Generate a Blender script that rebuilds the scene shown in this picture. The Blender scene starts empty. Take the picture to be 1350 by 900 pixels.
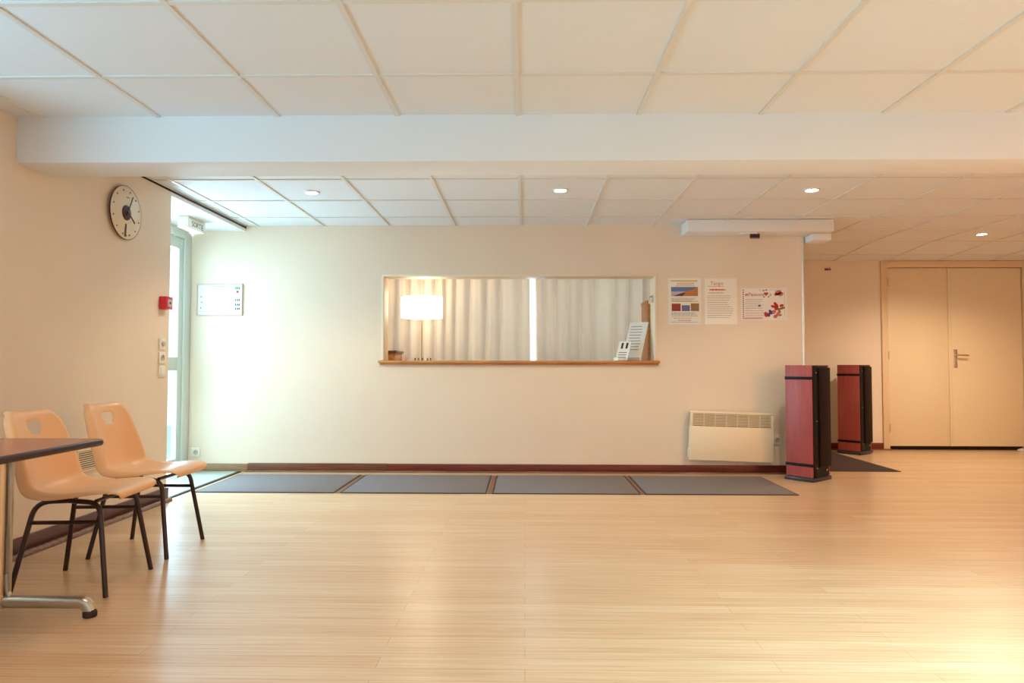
import bpy, bmesh, math, random
from mathutils import Vector, Matrix

random.seed(7)
SC = bpy.context.scene
COL = SC.collection
PI = math.pi

# ------------------------------------------------------------------ camera
cam_d = bpy.data.cameras.new('camera')
cam_d.sensor_width = 36.0
cam_d.lens = 908.0 / 1350.0 * 36.0
cam_d.clip_start = 0.05
cam = bpy.data.objects.new('camera', cam_d)
COL.objects.link(cam)
PITCH, YAW, ROLL = 0.0348, -0.0188, 0.0014
fwd = Vector((math.sin(YAW) * math.cos(PITCH), math.cos(YAW) * math.cos(PITCH), math.sin(PITCH)))
rgt = Vector((math.cos(YAW), -math.sin(YAW), 0))
upv = rgt.cross(fwd)
r2 = math.cos(ROLL) * rgt + math.sin(ROLL) * upv
u2 = -math.sin(ROLL) * rgt + math.cos(ROLL) * upv
cam.matrix_world = Matrix(((r2.x, u2.x, -fwd.x, 0), (r2.y, u2.y, -fwd.y, 0), (r2.z, u2.z, -fwd.z, 0.959), (0, 0, 0, 1)))
SC.camera = cam

# ------------------------------------------------------------------ look
SC.view_settings.view_transform = 'Standard'
SC.view_settings.look = 'None'
SC.view_settings.gamma = 1.0
SC.view_settings.use_curve_mapping = False
SC.view_settings.exposure = -0.17
SC.cycles.max_bounces = 10
SC.cycles.diffuse_bounces = 6

world = bpy.data.worlds.new('world')
SC.world = world
world.use_nodes = True
world.node_tree.nodes['Background'].inputs[0].default_value = (0.56, 0.82, 1.0, 1)
world.node_tree.nodes['Background'].inputs[1].default_value = 2.4

# light levels
P_DOOR = 94.0          # daylight straight outside the glazed door
P_OBLIQUE = 300.0       # daylight slanting in through the glazed door towards the table
P_REAR = 9.0            # weak daylight outside the windows behind the camera
P_CEIL_FILL = 352.0        # added upward fill for the ceiling, through the unseen side window
P_OFFICE = 195.0        # daylight outside the office window
P_SPOT = 47.0
P_SPOT_FAR = 165.0
P_LAMP = 80.0          # cool ceiling lamp just in front of the picture's lower right
COOL = (0.52, 0.77, 1.0)
CEIL_FILL = (0.36, 0.72, 1.0)
SKY = (0.62, 0.78, 1.0)
SPOTC = (1.0, 0.83, 0.62)
ORANGE = (1.0, 0.38, 0.10)


def area(name, loc, direction, sx, sy, power, color):
    d = bpy.data.lights.new(name, 'AREA')
    d.shape = 'RECTANGLE'
    d.size, d.size_y = sx, sy
    d.energy, d.color = power, color
    o = bpy.data.objects.new(name, d)
    o.location = loc
    o.rotation_euler = Vector(direction).to_track_quat('-Z', 'Y').to_euler()
    COL.objects.link(o)
    return o


area('door_daylight', (-3.75, 5.35, 1.15), (1, -0.15, -0.45), 1.5, 2.0, P_DOOR, COOL)
area('oblique_daylight', (-3.45, 6.35, 1.3), (1, -0.95, -0.6), 1.7, 2.0, P_OBLIQUE, COOL)
area('rear_window_daylight', (-0.9, -3.75, 1.35), (0, 1, -0.05), 2.6, 1.5, P_REAR, COOL)
area('rear_window_daylight', (3.4, -3.75, 1.35), (-0.1, 1, -0.05), 3.0, 1.5, P_REAR, COOL)
area('added_ceiling_fill', (-3.55, 0.4, 0.25), (0.25, 0.1, 1), 1.4, 4.6, P_CEIL_FILL, CEIL_FILL)  # fill light added below the side window to cool the ceiling
area('office_daylight', (0.0, 7.95, 1.5), (0, -1, 0), 3.0, 1.2, P_OFFICE, SKY)


# ------------------------------------------------------------------ materials
def lin(c):
    c = c / 255.0
    return c / 12.92 if c <= 0.04045 else ((c + 0.055) / 1.055) ** 2.4


def rgb(r, g, b):
    return (lin(r), lin(g), lin(b), 1.0)


def base_mat(name):
    m = bpy.data.materials.new(name)
    m.use_nodes = True
    nt = m.node_tree
    return m, nt, nt.nodes['Principled BSDF']


def mat(name, col, rough=0.5, metal=0.0, spec=0.5, noise=0.0, nscale=30.0, bump=0.0, bscale=120.0, coat=0.0):
    m, nt, b = base_mat(name)
    b.inputs['Roughness'].default_value = rough
    b.inputs['Metallic'].default_value = metal
    b.inputs['Specular IOR Level'].default_value = spec
    b.inputs['Coat Weight'].default_value = coat
    b.inputs['Base Color'].default_value = col
    tc = nt.nodes.new('ShaderNodeTexCoord')
    if noise > 0:
        n = nt.nodes.new('ShaderNodeTexNoise')
        n.inputs['Scale'].default_value = nscale
        n.inputs['Detail'].default_value = 4
        nt.links.new(tc.outputs['Object'], n.inputs['Vector'])
        mx = nt.nodes.new('ShaderNodeMix')
        mx.data_type = 'RGBA'
        mx.inputs[6].default_value = tuple(c * (1 - noise) for c in col[:3]) + (1,)
        mx.inputs[7].default_value = tuple(min(1, c * (1 + noise)) for c in col[:3]) + (1,)
        nt.links.new(n.outputs['Fac'], mx.inputs[0])
        nt.links.new(mx.outputs[2], b.inputs['Base Color'])
    if bump > 0:
        n2 = nt.nodes.new('ShaderNodeTexNoise')
        n2.inputs['Scale'].default_value = bscale
        n2.inputs['Detail'].default_value = 3
        nt.links.new(tc.outputs['Object'], n2.inputs['Vector'])
        bp = nt.nodes.new('ShaderNodeBump')
        bp.inputs['Strength'].default_value = bump
        bp.inputs['Distance'].default_value = 0.004
        nt.links.new(n2.outputs['Fac'], bp.inputs['Height'])
        nt.links.new(bp.outputs['Normal'], b.inputs['Normal'])
    return m


def wood(name, c1, c2, stretch, rough=0.4, scale=6.0, spec=0.5, coat=0.0):
    m, nt, b = base_mat(name)
    b.inputs['Roughness'].default_value = rough
    b.inputs['Specular IOR Level'].default_value = spec
    b.inputs['Coat Weight'].default_value = coat
    tc = nt.nodes.new('ShaderNodeTexCoord')
    mp = nt.nodes.new('ShaderNodeMapping')
    mp.inputs['Scale'].default_value = stretch
    n = nt.nodes.new('ShaderNodeTexNoise')
    n.inputs['Scale'].default_value = scale
    n.inputs['Detail'].default_value = 6
    n.inputs['Distortion'].default_value = 0.4
    cr = nt.nodes.new('ShaderNodeValToRGB')
    cr.color_ramp.elements[0].position = 0.3
    cr.color_ramp.elements[0].color = c1
    cr.color_ramp.elements[1].position = 0.72
    cr.color_ramp.elements[1].color = c2
    nt.links.new(tc.outputs['Object'], mp.inputs['Vector'])
    nt.links.new(mp.outputs['Vector'], n.inputs['Vector'])
    nt.links.new(n.outputs['Fac'], cr.inputs['Fac'])
    nt.links.new(cr.outputs['Color'], b.inputs['Base Color'])
    return m


def emis(name, col, strength):
    m, nt, b = base_mat(name)
    b.inputs['Base Color'].default_value = col
    b.inputs['Emission Color'].default_value = col
    b.inputs['Emission Strength'].default_value = strength
    return m


def floor_mat():
    m, nt, b = base_mat('laminate_floor')
    L = nt.links.new
    tc = nt.nodes.new('ShaderNodeTexCoord')
    br = nt.nodes.new('ShaderNodeTexBrick')
    br.offset = 0.37
    br.offset_frequency = 2
    br.inputs['Color1'].default_value = rgb(226, 200, 165)
    br.inputs['Color2'].default_value = rgb(217, 182, 141)
    br.inputs['Mortar'].default_value = rgb(186, 138, 96)
    br.inputs['Scale'].default_value = 1.0
    br.inputs['Mortar Size'].default_value = 0.0009
    br.inputs['Mortar Smooth'].default_value = 0.3
    br.inputs['Bias'].default_value = 0.0
    br.inputs['Brick Width'].default_value = 1.28
    br.inputs['Row Height'].default_value = 0.085
    L(tc.outputs['Object'], br.inputs['Vector'])
    mp = nt.nodes.new('ShaderNodeMapping')
    mp.inputs['Scale'].default_value = (0.9, 40.0, 1.0)
    n = nt.nodes.new('ShaderNodeTexNoise')
    n.inputs['Scale'].default_value = 2.2
    n.inputs['Detail'].default_value = 6
    n.inputs['Roughness'].default_value = 0.62
    L(tc.outputs['Object'], mp.inputs['Vector'])
    L(mp.outputs['Vector'], n.inputs['Vector'])
    cr = nt.nodes.new('ShaderNodeValToRGB')
    cr.color_ramp.elements[0].position = 0.30
    cr.color_ramp.elements[0].color = (0.70, 0.58, 0.46, 1)
    cr.color_ramp.elements[1].position = 0.70
    cr.color_ramp.elements[1].color = (1.0, 1.0, 1.0, 1)
    L(n.outputs['Fac'], cr.inputs['Fac'])
    mx = nt.nodes.new('ShaderNodeMix')
    mx.data_type = 'RGBA'
    mx.blend_type = 'MULTIPLY'
    mx.inputs[0].default_value = 0.9
    L(br.outputs['Color'], mx.inputs[6])
    L(cr.outputs['Color'], mx.inputs[7])
    L(mx.outputs[2], b.inputs['Base Color'])
    b.inputs['Roughness'].default_value = 0.38
    b.inputs['Specular IOR Level'].default_value = 0.5
    b.inputs['Coat Weight'].default_value = 0.6
    b.inputs['Coat Roughness'].default_value = 0.27
    return m


def translucent(name, col, fac, emit=0.0):
    m = bpy.data.materials.new(name)
    m.use_nodes = True
    nt = m.node_tree
    nt.nodes.clear()
    out = nt.nodes.new('ShaderNodeOutputMaterial')
    d = nt.nodes.new('ShaderNodeBsdfDiffuse')
    t = nt.nodes.new('ShaderNodeBsdfTranslucent')
    mx = nt.nodes.new('ShaderNodeMixShader')
    d.inputs['Color'].default_value = col
    t.inputs['Color'].default_value = col
    mx.inputs[0].default_value = fac
    nt.links.new(d.outputs[0], mx.inputs[1])
    nt.links.new(t.outputs[0], mx.inputs[2])
    nt.links.new(mx.outputs[0], out.inputs['Surface'])
    return m


def glass_mat(name, tint=(0.95, 1.0, 0.98, 1), mixf=0.08):
    m = bpy.data.materials.new(name)
    m.use_nodes = True
    nt = m.node_tree
    nt.nodes.clear()
    out = nt.nodes.new('ShaderNodeOutputMaterial')
    t = nt.nodes.new('ShaderNodeBsdfTransparent')
    g = nt.nodes.new('ShaderNodeBsdfGlossy')
    g.inputs['Roughness'].default_value = 0.05
    t.inputs['Color'].default_value = tint
    mx = nt.nodes.new('ShaderNodeMixShader')
    mx.inputs[0].default_value = mixf
    nt.links.new(t.outputs[0], mx.inputs[1])
    nt.links.new(g.outputs[0], mx.inputs[2])
    nt.links.new(mx.outputs[0], out.inputs['Surface'])
    return m


M = {}
M['wall'] = mat('cream_wall_paint', rgb(230, 215, 195), 0.6, spec=0.3, noise=0.03, nscale=3, bump=0.15, bscale=60)
M['white'] = mat('white_paint', rgb(229, 231, 232), 0.55, spec=0.35, bump=0.05, bscale=80)
M['tile'] = mat('ceiling_tile', rgb(227, 232, 236), 0.8, spec=0.2, noise=0.02, nscale=40, bump=0.2, bscale=180)
M['tbar'] = mat('ceiling_bar_enamel', rgb(220, 219, 214), 0.4, spec=0.5)
M['floor'] = floor_mat()
M['alcove_floor'] = mat('pale_entrance_tile', rgb(168, 174, 164), 0.35, noise=0.08, nscale=40)
M['outside'] = mat('outside_paving', rgb(190, 190, 185), 0.8)
M['skirt'] = wood('dark_red_skirting_wood', rgb(82, 26, 15), rgb(124, 45, 25), (0.6, 8, 14), 0.35, 6)
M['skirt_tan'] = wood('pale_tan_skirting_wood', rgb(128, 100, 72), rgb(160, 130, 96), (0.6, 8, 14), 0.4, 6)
M['skirt_brown'] = wood('mid_brown_skirting_wood', rgb(84, 44, 24), rgb(128, 74, 42), (0.6, 8, 14), 0.35, 6)
M['skirt_left'] = wood('brown_skirting_wood', rgb(70, 32, 24), rgb(98, 52, 40), (8, 0.6, 14), 0.4, 6)
M['mould'] = wood('brown_floor_moulding', rgb(92, 56, 40), rgb(128, 86, 64), (0.6, 6, 10), 0.25, 6)
M['honey'] = wood('honey_wood', rgb(176, 112, 56), rgb(206, 146, 84), (0.8, 8, 10), 0.4, 5)
M['door_paint'] = mat('cream_door_paint', rgb(232, 212, 176), 0.42, spec=0.45, noise=0.015, nscale=2)
M['door_frame_paint'] = mat('cream_frame_paint', rgb(226, 200, 160), 0.45)
M['cream_lining'] = mat('cream_opening_lining', rgb(236, 222, 196), 0.45)
M['black'] = mat('black_lacquer', rgb(10, 7, 8), 0.5, spec=0.25, noise=0.1, nscale=20)
M['dark'] = mat('gap_shade', rgb(28, 18, 14), 0.8)  # dark colour standing in for shade in narrow gaps
M['plinth'] = mat('charcoal_plinth', rgb(46, 46, 52), 0.38)
M['dark_brown'] = wood('dark_brown_baffle', rgb(22, 4, 5), rgb(32, 8, 8), (14, 14, 0.8), 0.6, 5, spec=0.2)
M['veneer'] = wood('red_wood_veneer', rgb(156, 68, 66), rgb(172, 84, 80), (14, 14, 0.8), 0.42, 4)
M['shell'] = mat('peach_plastic', rgb(235, 184, 134), 0.38, spec=0.5, noise=0.02, nscale=5)
M['leg'] = mat('dark_brown_enamel_tube', rgb(46, 22, 16), 0.3, spec=0.5)
M['table'] = wood('reddish_brown_laminate', rgb(146, 76, 57), rgb(164, 91, 69), (1, 6, 6), 0.22, 5)
M['edge'] = mat('dark_table_edge', rgb(54, 26, 24), 0.3)
M['alu'] = mat('satin_aluminium', rgb(196, 186, 168), 0.3, metal=0.9, noise=0.04, nscale=60)
M['rubber'] = mat('dark_rubber', rgb(40, 24, 20), 0.6)
M['mat'] = mat('ribbed_entrance_mat', rgb(122, 116, 116), 0.85, spec=0.25, noise=0.22, nscale=260, bump=0.5, bscale=400)
M['mat_brown'] = mat('dark_brown_mat', rgb(70, 54, 50), 0.9, spec=0.2, noise=0.2, nscale=260, bump=0.5, bscale=400)
M['mat_edge'] = mat('mat_rubber_edge', rgb(52, 44, 42), 0.7)
M['pvc'] = mat('pale_green_door_frame', rgb(204, 216, 210), 0.4)
M['glass'] = glass_mat('door_glass')
M['acrylic'] = glass_mat('clear_acrylic', (0.93, 0.93, 0.9, 1), 0.15)
M['plastic'] = mat('white_plastic', rgb(232, 226, 212), 0.4)
M['plastic_grey'] = mat('grey_plastic', rgb(188, 180, 172), 0.4)
M['heater'] = mat('cream_heater_enamel', rgb(238, 222, 192), 0.4, spec=0.45)
M['heater_in'] = mat('heater_inside', rgb(176, 126, 84), 0.6)
M['red'] = mat('red_alarm_plastic', rgb(212, 44, 66), 0.35)
M['paper'] = mat('white_paper', rgb(234, 232, 224), 0.6)
M['sleeve'] = mat('paper_in_plastic_sleeve', rgb(240, 235, 220), 0.18, spec=0.6, bump=0.35, bscale=18)
M['ink'] = mat('grey_print', rgb(130, 122, 118), 0.7)
M['ink_dark'] = mat('dark_print', rgb(50, 46, 48), 0.7)
M['ink_red'] = mat('red_print', rgb(190, 40, 40), 0.7)
M['ink_orange'] = mat('orange_print', rgb(206, 92, 52), 0.7)
M['ink_yellow'] = mat('ochre_print', rgb(210, 178, 70), 0.7)
M['ink_green'] = mat('green_print', rgb(60, 160, 100), 0.7)
M['ink_blue'] = mat('violet_print', rgb(72, 64, 130), 0.7)
M['ink_pink'] = mat('rose_print', rgb(206, 110, 110), 0.7)
M['ink_leaf'] = mat('olive_print', rgb(120, 110, 70), 0.7)
M['sky_print'] = mat('blue_sky_print', rgb(96, 122, 176), 0.6)
M['haze_print'] = mat('pale_sky_print', rgb(186, 178, 190), 0.6)
M['dune_print'] = mat('orange_dune_print', rgb(190, 118, 60), 0.6)
M['dune_dark'] = mat('shaded_dune_print', rgb(98, 52, 34), 0.6)
M['pic_a'] = mat('red_village_print', rgb(150, 60, 48), 0.6, noise=0.8, nscale=90)
M['pic_b'] = mat('blue_red_print', rgb(110, 110, 150), 0.6, noise=0.8, nscale=90)
M['pic_c'] = mat('brown_print', rgb(150, 112, 72), 0.6, noise=0.7, nscale=90)
M['clock_face'] = mat('frosted_clock_glass', rgb(224, 210, 184), 0.3, spec=0.4)
M['clock_dark'] = mat('dark_brown_clock_parts', rgb(58, 16, 16), 0.35)
M['brass'] = mat('polished_brass', rgb(214, 178, 110), 0.22, metal=1.0)
M['steel'] = mat('polished_steel', rgb(206, 200, 190), 0.25, metal=1.0)
M['bead'] = mat('metal_corner_bead', rgb(220, 208, 190), 0.28, metal=0.6)
M['lamp_on'] = emis('lit_lamp_glass', (1.0, 0.86, 0.62, 1), 50.0)
M['shade'] = emis('lit_lamp_shade', (1.0, 0.90, 0.70, 1), 5.5)
M['curtain'] = translucent('beige_curtain_cloth', rgb(216, 202, 187), 0.36)
M['ceramic'] = mat('white_ceramic', rgb(240, 238, 230), 0.25)
M['pink'] = mat('pale_pink_ceramic', rgb(226, 200, 186), 0.35)
M['sign_face'] = mat('exit_sign_face', rgb(238, 242, 236), 0.35)


# ------------------------------------------------------------------ mesh helpers
def new_bm():
    return bmesh.new()


def merge(bm, tmp, mtx=None):
    if mtx is not None:
        bmesh.ops.transform(tmp, matrix=mtx, verts=tmp.verts)
    me = bpy.data.meshes.new('tmp')
    tmp.to_mesh(me)
    tmp.free()
    bm.from_mesh(me)
    bpy.data.meshes.remove(me)


def box(bm, lo, hi, bev=0.0, seg=2, mtx=None):
    t = bmesh.new()
    bmesh.ops.create_cube(t, size=1.0)
    s = [hi[i] - lo[i] for i in range(3)]
    c = [(hi[i] + lo[i]) / 2 for i in range(3)]
    for v in t.verts:
        v.co = Vector((c[0] + v.co.x * s[0], c[1] + v.co.y * s[1], c[2] + v.co.z * s[2]))
    if bev > 0:
        bmesh.ops.bevel(t, geom=list(t.edges), offset=bev, segments=seg, affect='EDGES', profile=0.5)
    merge(bm, t, mtx)


def fillet(pts, rad, n=6):
    """Round the corners of a polyline."""
    P = [Vector(p) for p in pts]
    out = [P[0]]
    for i in range(1, len(P) - 1):
        a, b, c = P[i - 1], P[i], P[i + 1]
        d1, d2 = (a - b), (c - b)
        r = min(rad, d1.length * 0.49, d2.length * 0.49)
        p1, p2 = b + d1.normalized() * r, b + d2.normalized() * r
        for k in range(n + 1):
            t = k / n
            out.append(p1 * (1 - t) ** 2 + b * 2 * t * (1 - t) + p2 * t * t)
    out.append(P[-1])
    return out


def tube(bm, pts, rad, seg=12, caps=True, flat=None):
    """Sweep a circle (or an ellipse flat=(w,h)) along points."""
    P = [Vector(p) for p in pts]
    rings = []
    T0 = (P[1] - P[0]).normalized()
    ref = Vector((0, 0, 1)) if abs(T0.z) < 0.9 else Vector((1, 0, 0))
    N = (ref - T0 * ref.dot(T0)).normalized()
    for i, p in enumerate(P):
        if i == 0:
            T = T0
        elif i == len(P) - 1:
            T = (P[i] - P[i - 1]).normalized()
        else:
            T = ((P[i + 1] - p).normalized() + (p - P[i - 1]).normalized()).normalized()
        N = (N - T * N.dot(T)).normalized()
        B = T.cross(N)
        rr = rad[i] if isinstance(rad, (list, tuple)) else rad
        a, b = (rr, rr) if flat is None else flat
        rings.append([bm.verts.new(p + N * (b * math.cos(2 * PI * k / seg)) + B * (a * math.sin(2 * PI * k / seg))) for k in range(seg)])
    for i in range(len(rings) - 1):
        for k in range(seg):
            bm.faces.new((rings[i][k], rings[i][(k + 1) % seg], rings[i + 1][(k + 1) % seg], rings[i + 1][k]))
    if caps:
        bm.faces.new(rings[0][::-1])
        bm.faces.new(rings[-1])


def lathe(bm, prof, seg=32, mtx=None):
    """Revolve (r, z) pairs about z."""
    t = bmesh.new()
    rings = []
    for r, z in prof:
        if r < 1e-6:
            rings.append([t.verts.new((0, 0, z))])
        else:
            rings.append([t.verts.new((r * math.cos(2 * PI * k / seg), r * math.sin(2 * PI * k / seg), z)) for k in range(seg)])
    for i in range(len(rings) - 1):
        A, B = rings[i], rings[i + 1]
        for k in range(seg):
            k2 = (k + 1) % seg
            if len(A) == 1 and len(B) > 1:
                t.faces.new((A[0], B[k2], B[k]))
            elif len(B) == 1 and len(A) > 1:
                t.faces.new((A[k], A[k2], B[0]))
            elif len(A) > 1:
                t.faces.new((A[k], A[k2], B[k2], B[k]))
    merge(bm, t, mtx)


def prism(bm, poly, h, mtx=None):
    """Extrude a 2-D outline (x, y) from z=0 to z=h."""
    t = bmesh.new()
    lo = [t.verts.new((x, y, 0)) for x, y in poly]
    hi = [t.verts.new((x, y, h)) for x, y in poly]
    t.faces.new(lo[::-1])
    t.faces.new(hi)
    n = len(poly)
    for i in range(n):
        t.faces.new((lo[i], lo[(i + 1) % n], hi[(i + 1) % n], hi[i]))
    merge(bm, t, mtx)


def text(bm, s, size, mtx, depth=0.0004, align='CENTER'):
    cu = bpy.data.curves.new('lettering', 'FONT')
    cu.body = s
    cu.size = size
    cu.align_x = align
    cu.extrude = depth
    cu.resolution_u = 3
    o = bpy.data.objects.new('lettering', cu)
    COL.objects.link(o)
    bpy.context.view_layer.update()
    dg = bpy.context.evaluated_depsgraph_get()
    me = bpy.data.meshes.new_from_object(o.evaluated_get(dg))
    t = bmesh.new()
    t.from_mesh(me)
    bpy.data.objects.remove(o)
    bpy.data.curves.remove(cu)
    bpy.data.meshes.remove(me)
    merge(bm, t, mtx)


def obj(name, bm, m, parent=None, loc=None, smooth=35):
    bmesh.ops.recalc_face_normals(bm, faces=bm.faces)
    me = bpy.data.meshes.new(name)
    bm.to_mesh(me)
    bm.free()
    me.materials.append(m)
    if smooth:
        me.polygons.foreach_set('use_smooth', [True] * len(me.polygons))
        me.set_sharp_from_angle(angle=math.radians(smooth))
    o = bpy.data.objects.new(name, me)
    COL.objects.link(o)
    if parent:
        o.parent = parent
    if loc:
        o.location = loc
    return o


def thing(name, label, cat, loc=(0, 0, 0), rot=(0, 0, 0), group=None):
    o = bpy.data.objects.new(name, None)
    o.empty_display_size = 0.1
    COL.objects.link(o)
    o.location = loc
    o.rotation_euler = rot
    o['label'] = label
    o['category'] = cat
    if group:
        o['group'] = group
    return o


def struct(name, bm, m, parent=None, smooth=35):
    o = obj(name, bm, m, parent, smooth=smooth)
    if parent is None:
        o['kind'] = 'structure'
    return o


def dup(root, loc, rot, label):
    r = root.copy()
    COL.objects.link(r)
    r.location = loc
    r.rotation_euler = rot
    r['label'] = label
    for ch in list(root.children):
        c = ch.copy()
        COL.objects.link(c)
        c.parent = r
        for g in list(ch.children):
            d = g.copy()
            COL.objects.link(d)
            d.parent = c
    return r


# ================================================================== ROOM SHELL
XL, XA = -2.56, -3.06            # left wall face, glazed-door face in the entrance recess
YB, YF, YR = 6.22, 8.0, -3.5     # pass-through wall, far wall, wall behind the camera
XR = 7.0
ZT = 2.45                        # top of the walls (above the suspended ceilings)
ZF, ZRR = 2.205, 2.233           # suspended ceilings, front and rear

b = new_bm()
box(b, (-3.2, YR - 0.15, -0.12), (XR + 0.15, YF + 0.15, 0.0))
struct('floor', b, M['floor'])
b = new_bm()
box(b, (-9.0, -7.0, -0.14), (-3.2, 11.0, -0.02))
struct('floor_outside', b, M['outside'])
b = new_bm()
box(b, (XA + 0.002, 4.905, 0.0), (-2.565, YB - 0.002, 0.004))
struct('floor_alcove', b, M['alcove_floor'])

b = new_bm()
box(b, (-2.72, 2.6, 0), (XL, 4.9, ZT))
box(b, (-2.72, YR, 0), (XL, -2.3, ZT))
box(b, (-2.72, -2.3, 0), (XL, 2.6, 0.6))
box(b, (-2.72, -2.3, 2.1), (XL, 2.6, ZT))
box(b, (-3.2, 4.75, 0), (-2.72, 4.9, ZT))
box(b, (-3.2, 4.9, 2.16), (XA, 6.42, ZT))
struct('wall_left', b, M['wall'])

OX0, OX1, OZ0, OZ1 = -1.30, 1.188, 1.005, 1.785
b = new_bm()
box(b, (-3.2, YB, 0), (OX0, YB + 0.2, ZT))
box(b, (OX1, YB, 0), (2.505, YB + 0.2, ZT))
box(b, (OX0, YB, 0), (OX1, YB + 0.2, OZ0 - 0.03))
box(b, (OX0, YB, OZ1), (OX1, YB + 0.2, ZT))
struct('wall_back', b, M['wall'])

b = new_bm()
box(b, (2.385, YB + 0.2, 0), (2.505, YF, ZT))
struct('wall_recess', b, M['wall'])

DX0, DX1, DZ = 4.172, 5.705, 2.094
b = new_bm()
box(b, (2.385, YF, 0), (DX0, YF + 0.15, ZT))
box(b, (DX1, YF, 0), (XR + 0.15, YF + 0.15, ZT))
box(b, (DX0, YF, DZ), (DX1, YF + 0.15, ZT))
box(b, (DX0, YF + 0.12, 0), (DX1, YF + 0.15, DZ))
struct('wall_far', b, M['wall'])

b = new_bm()
box(b, (XR, YR - 0.15, 0), (XR + 0.15, YF, ZT))
struct('wall_right', b, M['wall'])

# wall behind the camera with two window openings
W1 = (-2.2, 0.4, 0.6, 2.1)
W2 = (1.9, 4.9, 0.6, 2.1)
b = new_bm()
box(b, (-2.72, YR - 0.15, 0), (XR, YR, 0.6))
box(b, (-2.72, YR - 0.15, 2.1), (XR, YR, ZT))
box(b, (-2.72, YR - 0.15, 0.6), (W1[0], YR, 2.1))
box(b, (W1[1], YR - 0.15, 0.6), (W2[0], YR, 2.1))
box(b, (W2[1], YR - 0.15, 0.6), (XR, YR, 2.1))
struct('wall_rear', b, M['wall'])
for i, w in enumerate((W1, W2)):
    b = new_bm()
    x0, x1, z0, z1 = w
    y0, y1 = YR - 0.10, YR - 0.05
    for lo, hi in (((x0, y0, z0), (x1, y1, z0 + 0.05)), ((x0, y0, z1 - 0.05), (x1, y1, z1)),
                   ((x0, y0, z0 + 0.05), (x0 + 0.05, y1, z1 - 0.05)), ((x1 - 0.05, y0, z0 + 0.05), (x1, y1, z1 - 0.05)),
                   (((x0 + x1) / 2 - 0.04, y0, z0 + 0.05), ((x0 + x1) / 2 + 0.04, y1, z1 - 0.05))):
        box(b, lo, hi)
    wf = struct('window_%d' % (i + 2), b, M['pvc'])
    b = new_bm()
    box(b, (x0 + 0.05, y0 + 0.02, z0 + 0.05), (x1 - 0.05, y0 + 0.026, z1 - 0.05))
    obj('pane', b, M['glass'], wf)

b = new_bm()
xa, xb = -2.67, -2.62
for lo, hi in (((xa, -2.3, 0.6), (xb, 2.6, 0.65)), ((xa, -2.3, 2.05), (xb, 2.6, 2.1)), ((xa, -2.3, 0.65), (xb, -2.25, 2.05)),
               ((xa, 2.55, 0.65), (xb, 2.6, 2.05)), ((xa, 0.11, 0.65), (xb, 0.19, 2.05))):
    box(b, lo, hi)
wf = struct('window_5', b, M['pvc'])  # unseen window added to let the ceiling fill in
b = new_bm()
box(b, (xa + 0.02, -2.25, 0.65), (xa + 0.026, 2.55, 2.05))
obj('pane', b, M['glass'], wf)

# office behind the pass-through
b = new_bm()
box(b, (-2.3, YB + 0.2, 0), (-2.2, 7.75, ZT))
box(b, (-2.2, 7.6, 0), (-1.7, 7.75, ZT))
box(b, (1.7, 7.6, 0), (2.385, 7.75, ZT))
box(b, (-1.7, 7.6, 0), (1.7, 7.75, 0.8))
box(b, (-1.7, 7.6, 2.1), (1.7, 7.75, ZT))
struct('wall_office', b, M['wall'])
b = new_bm()
box(b, (-2.3, YB + 0.2, ZRR), (2.385, 7.75, ZRR + 0.05))
struct('ceiling_office', b, M['white'])
b = new_bm()
box(b, (-1.7, 7.66, 0.8), (-1.64, 7.72, 2.1))
box(b, (1.64, 7.66, 0.8), (1.7, 7.72, 2.1))
box(b, (-1.64, 7.66, 0.8), (1.64, 7.72, 0.86))
box(b, (-1.64, 7.66, 2.04), (1.64, 7.72, 2.1))
box(b, (-0.6, 7.66, 0.86), (-0.54, 7.72, 2.04))
box(b, (0.6, 7.66, 0.86), (0.66, 7.72, 2.04))
wf = struct('window_4', b, M['white'])
b = new_bm()
box(b, (-1.64, 7.69, 0.86), (1.64, 7.696, 2.04))
obj('pane', b, M['glass'], wf)


# ---- ceilings: suspended mineral tiles on an enamelled bar grid
def quad(bm, pts):
    bm.faces.new([bm.verts.new(p) for p in pts])


def ceiling(name, x0, x1, ys, zfun, xl, yl, holes=()):
    b = new_bm()
    for i in range(len(ys) - 1):
        ya, yb = ys[i], ys[i + 1]
        za, zb = zfun(ya), zfun(yb)
        t = bmesh.new()
        v = [t.verts.new(p) for p in ((x0, ya, za), (x1, ya, za), (x1, yb, zb), (x0, yb, zb),
                                      (x0, ya, za + 0.04), (x1, ya, za + 0.04), (x1, yb, zb + 0.04), (x0, yb, zb + 0.04))]
        for f in ((0, 1, 2, 3), (4, 7, 6, 5), (0, 4, 5, 1), (1, 5, 6, 2), (2, 6, 7, 3), (3, 7, 4, 0)):
            t.faces.new([v[k] for k in f])
        merge(b, t)
    c = struct(name, b, M['tile'], smooth=0)
    g = new_bm()
    hw, dz = 0.011, 0.007
    for x in xl:
        for i in range(len(ys) - 1):
            ya, yb = ys[i], ys[i + 1]
            t = bmesh.new()
            v = []
            for zz in (0.0, -dz):
                for (xx, yy) in ((x - hw, ya), (x + hw, ya), (x + hw, yb), (x - hw, yb)):
                    v.append(t.verts.new((xx, yy, zfun(yy) + zz)))
            for f in ((0, 1, 2, 3), (4, 7, 6, 5), (0, 4, 5, 1), (1, 5, 6, 2), (2, 6, 7, 3), (3, 7, 4, 0)):
                t.faces.new([v[k] for k in f])
            merge(g, t)
    for y in yl:
        z = zfun(y)
        box(g, (x0, y - hw, z - dz + 0.0008), (x1, y + hw, z))
    obj('ceiling_grid', g, M['tbar'], c, smooth=0)
    return c


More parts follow.
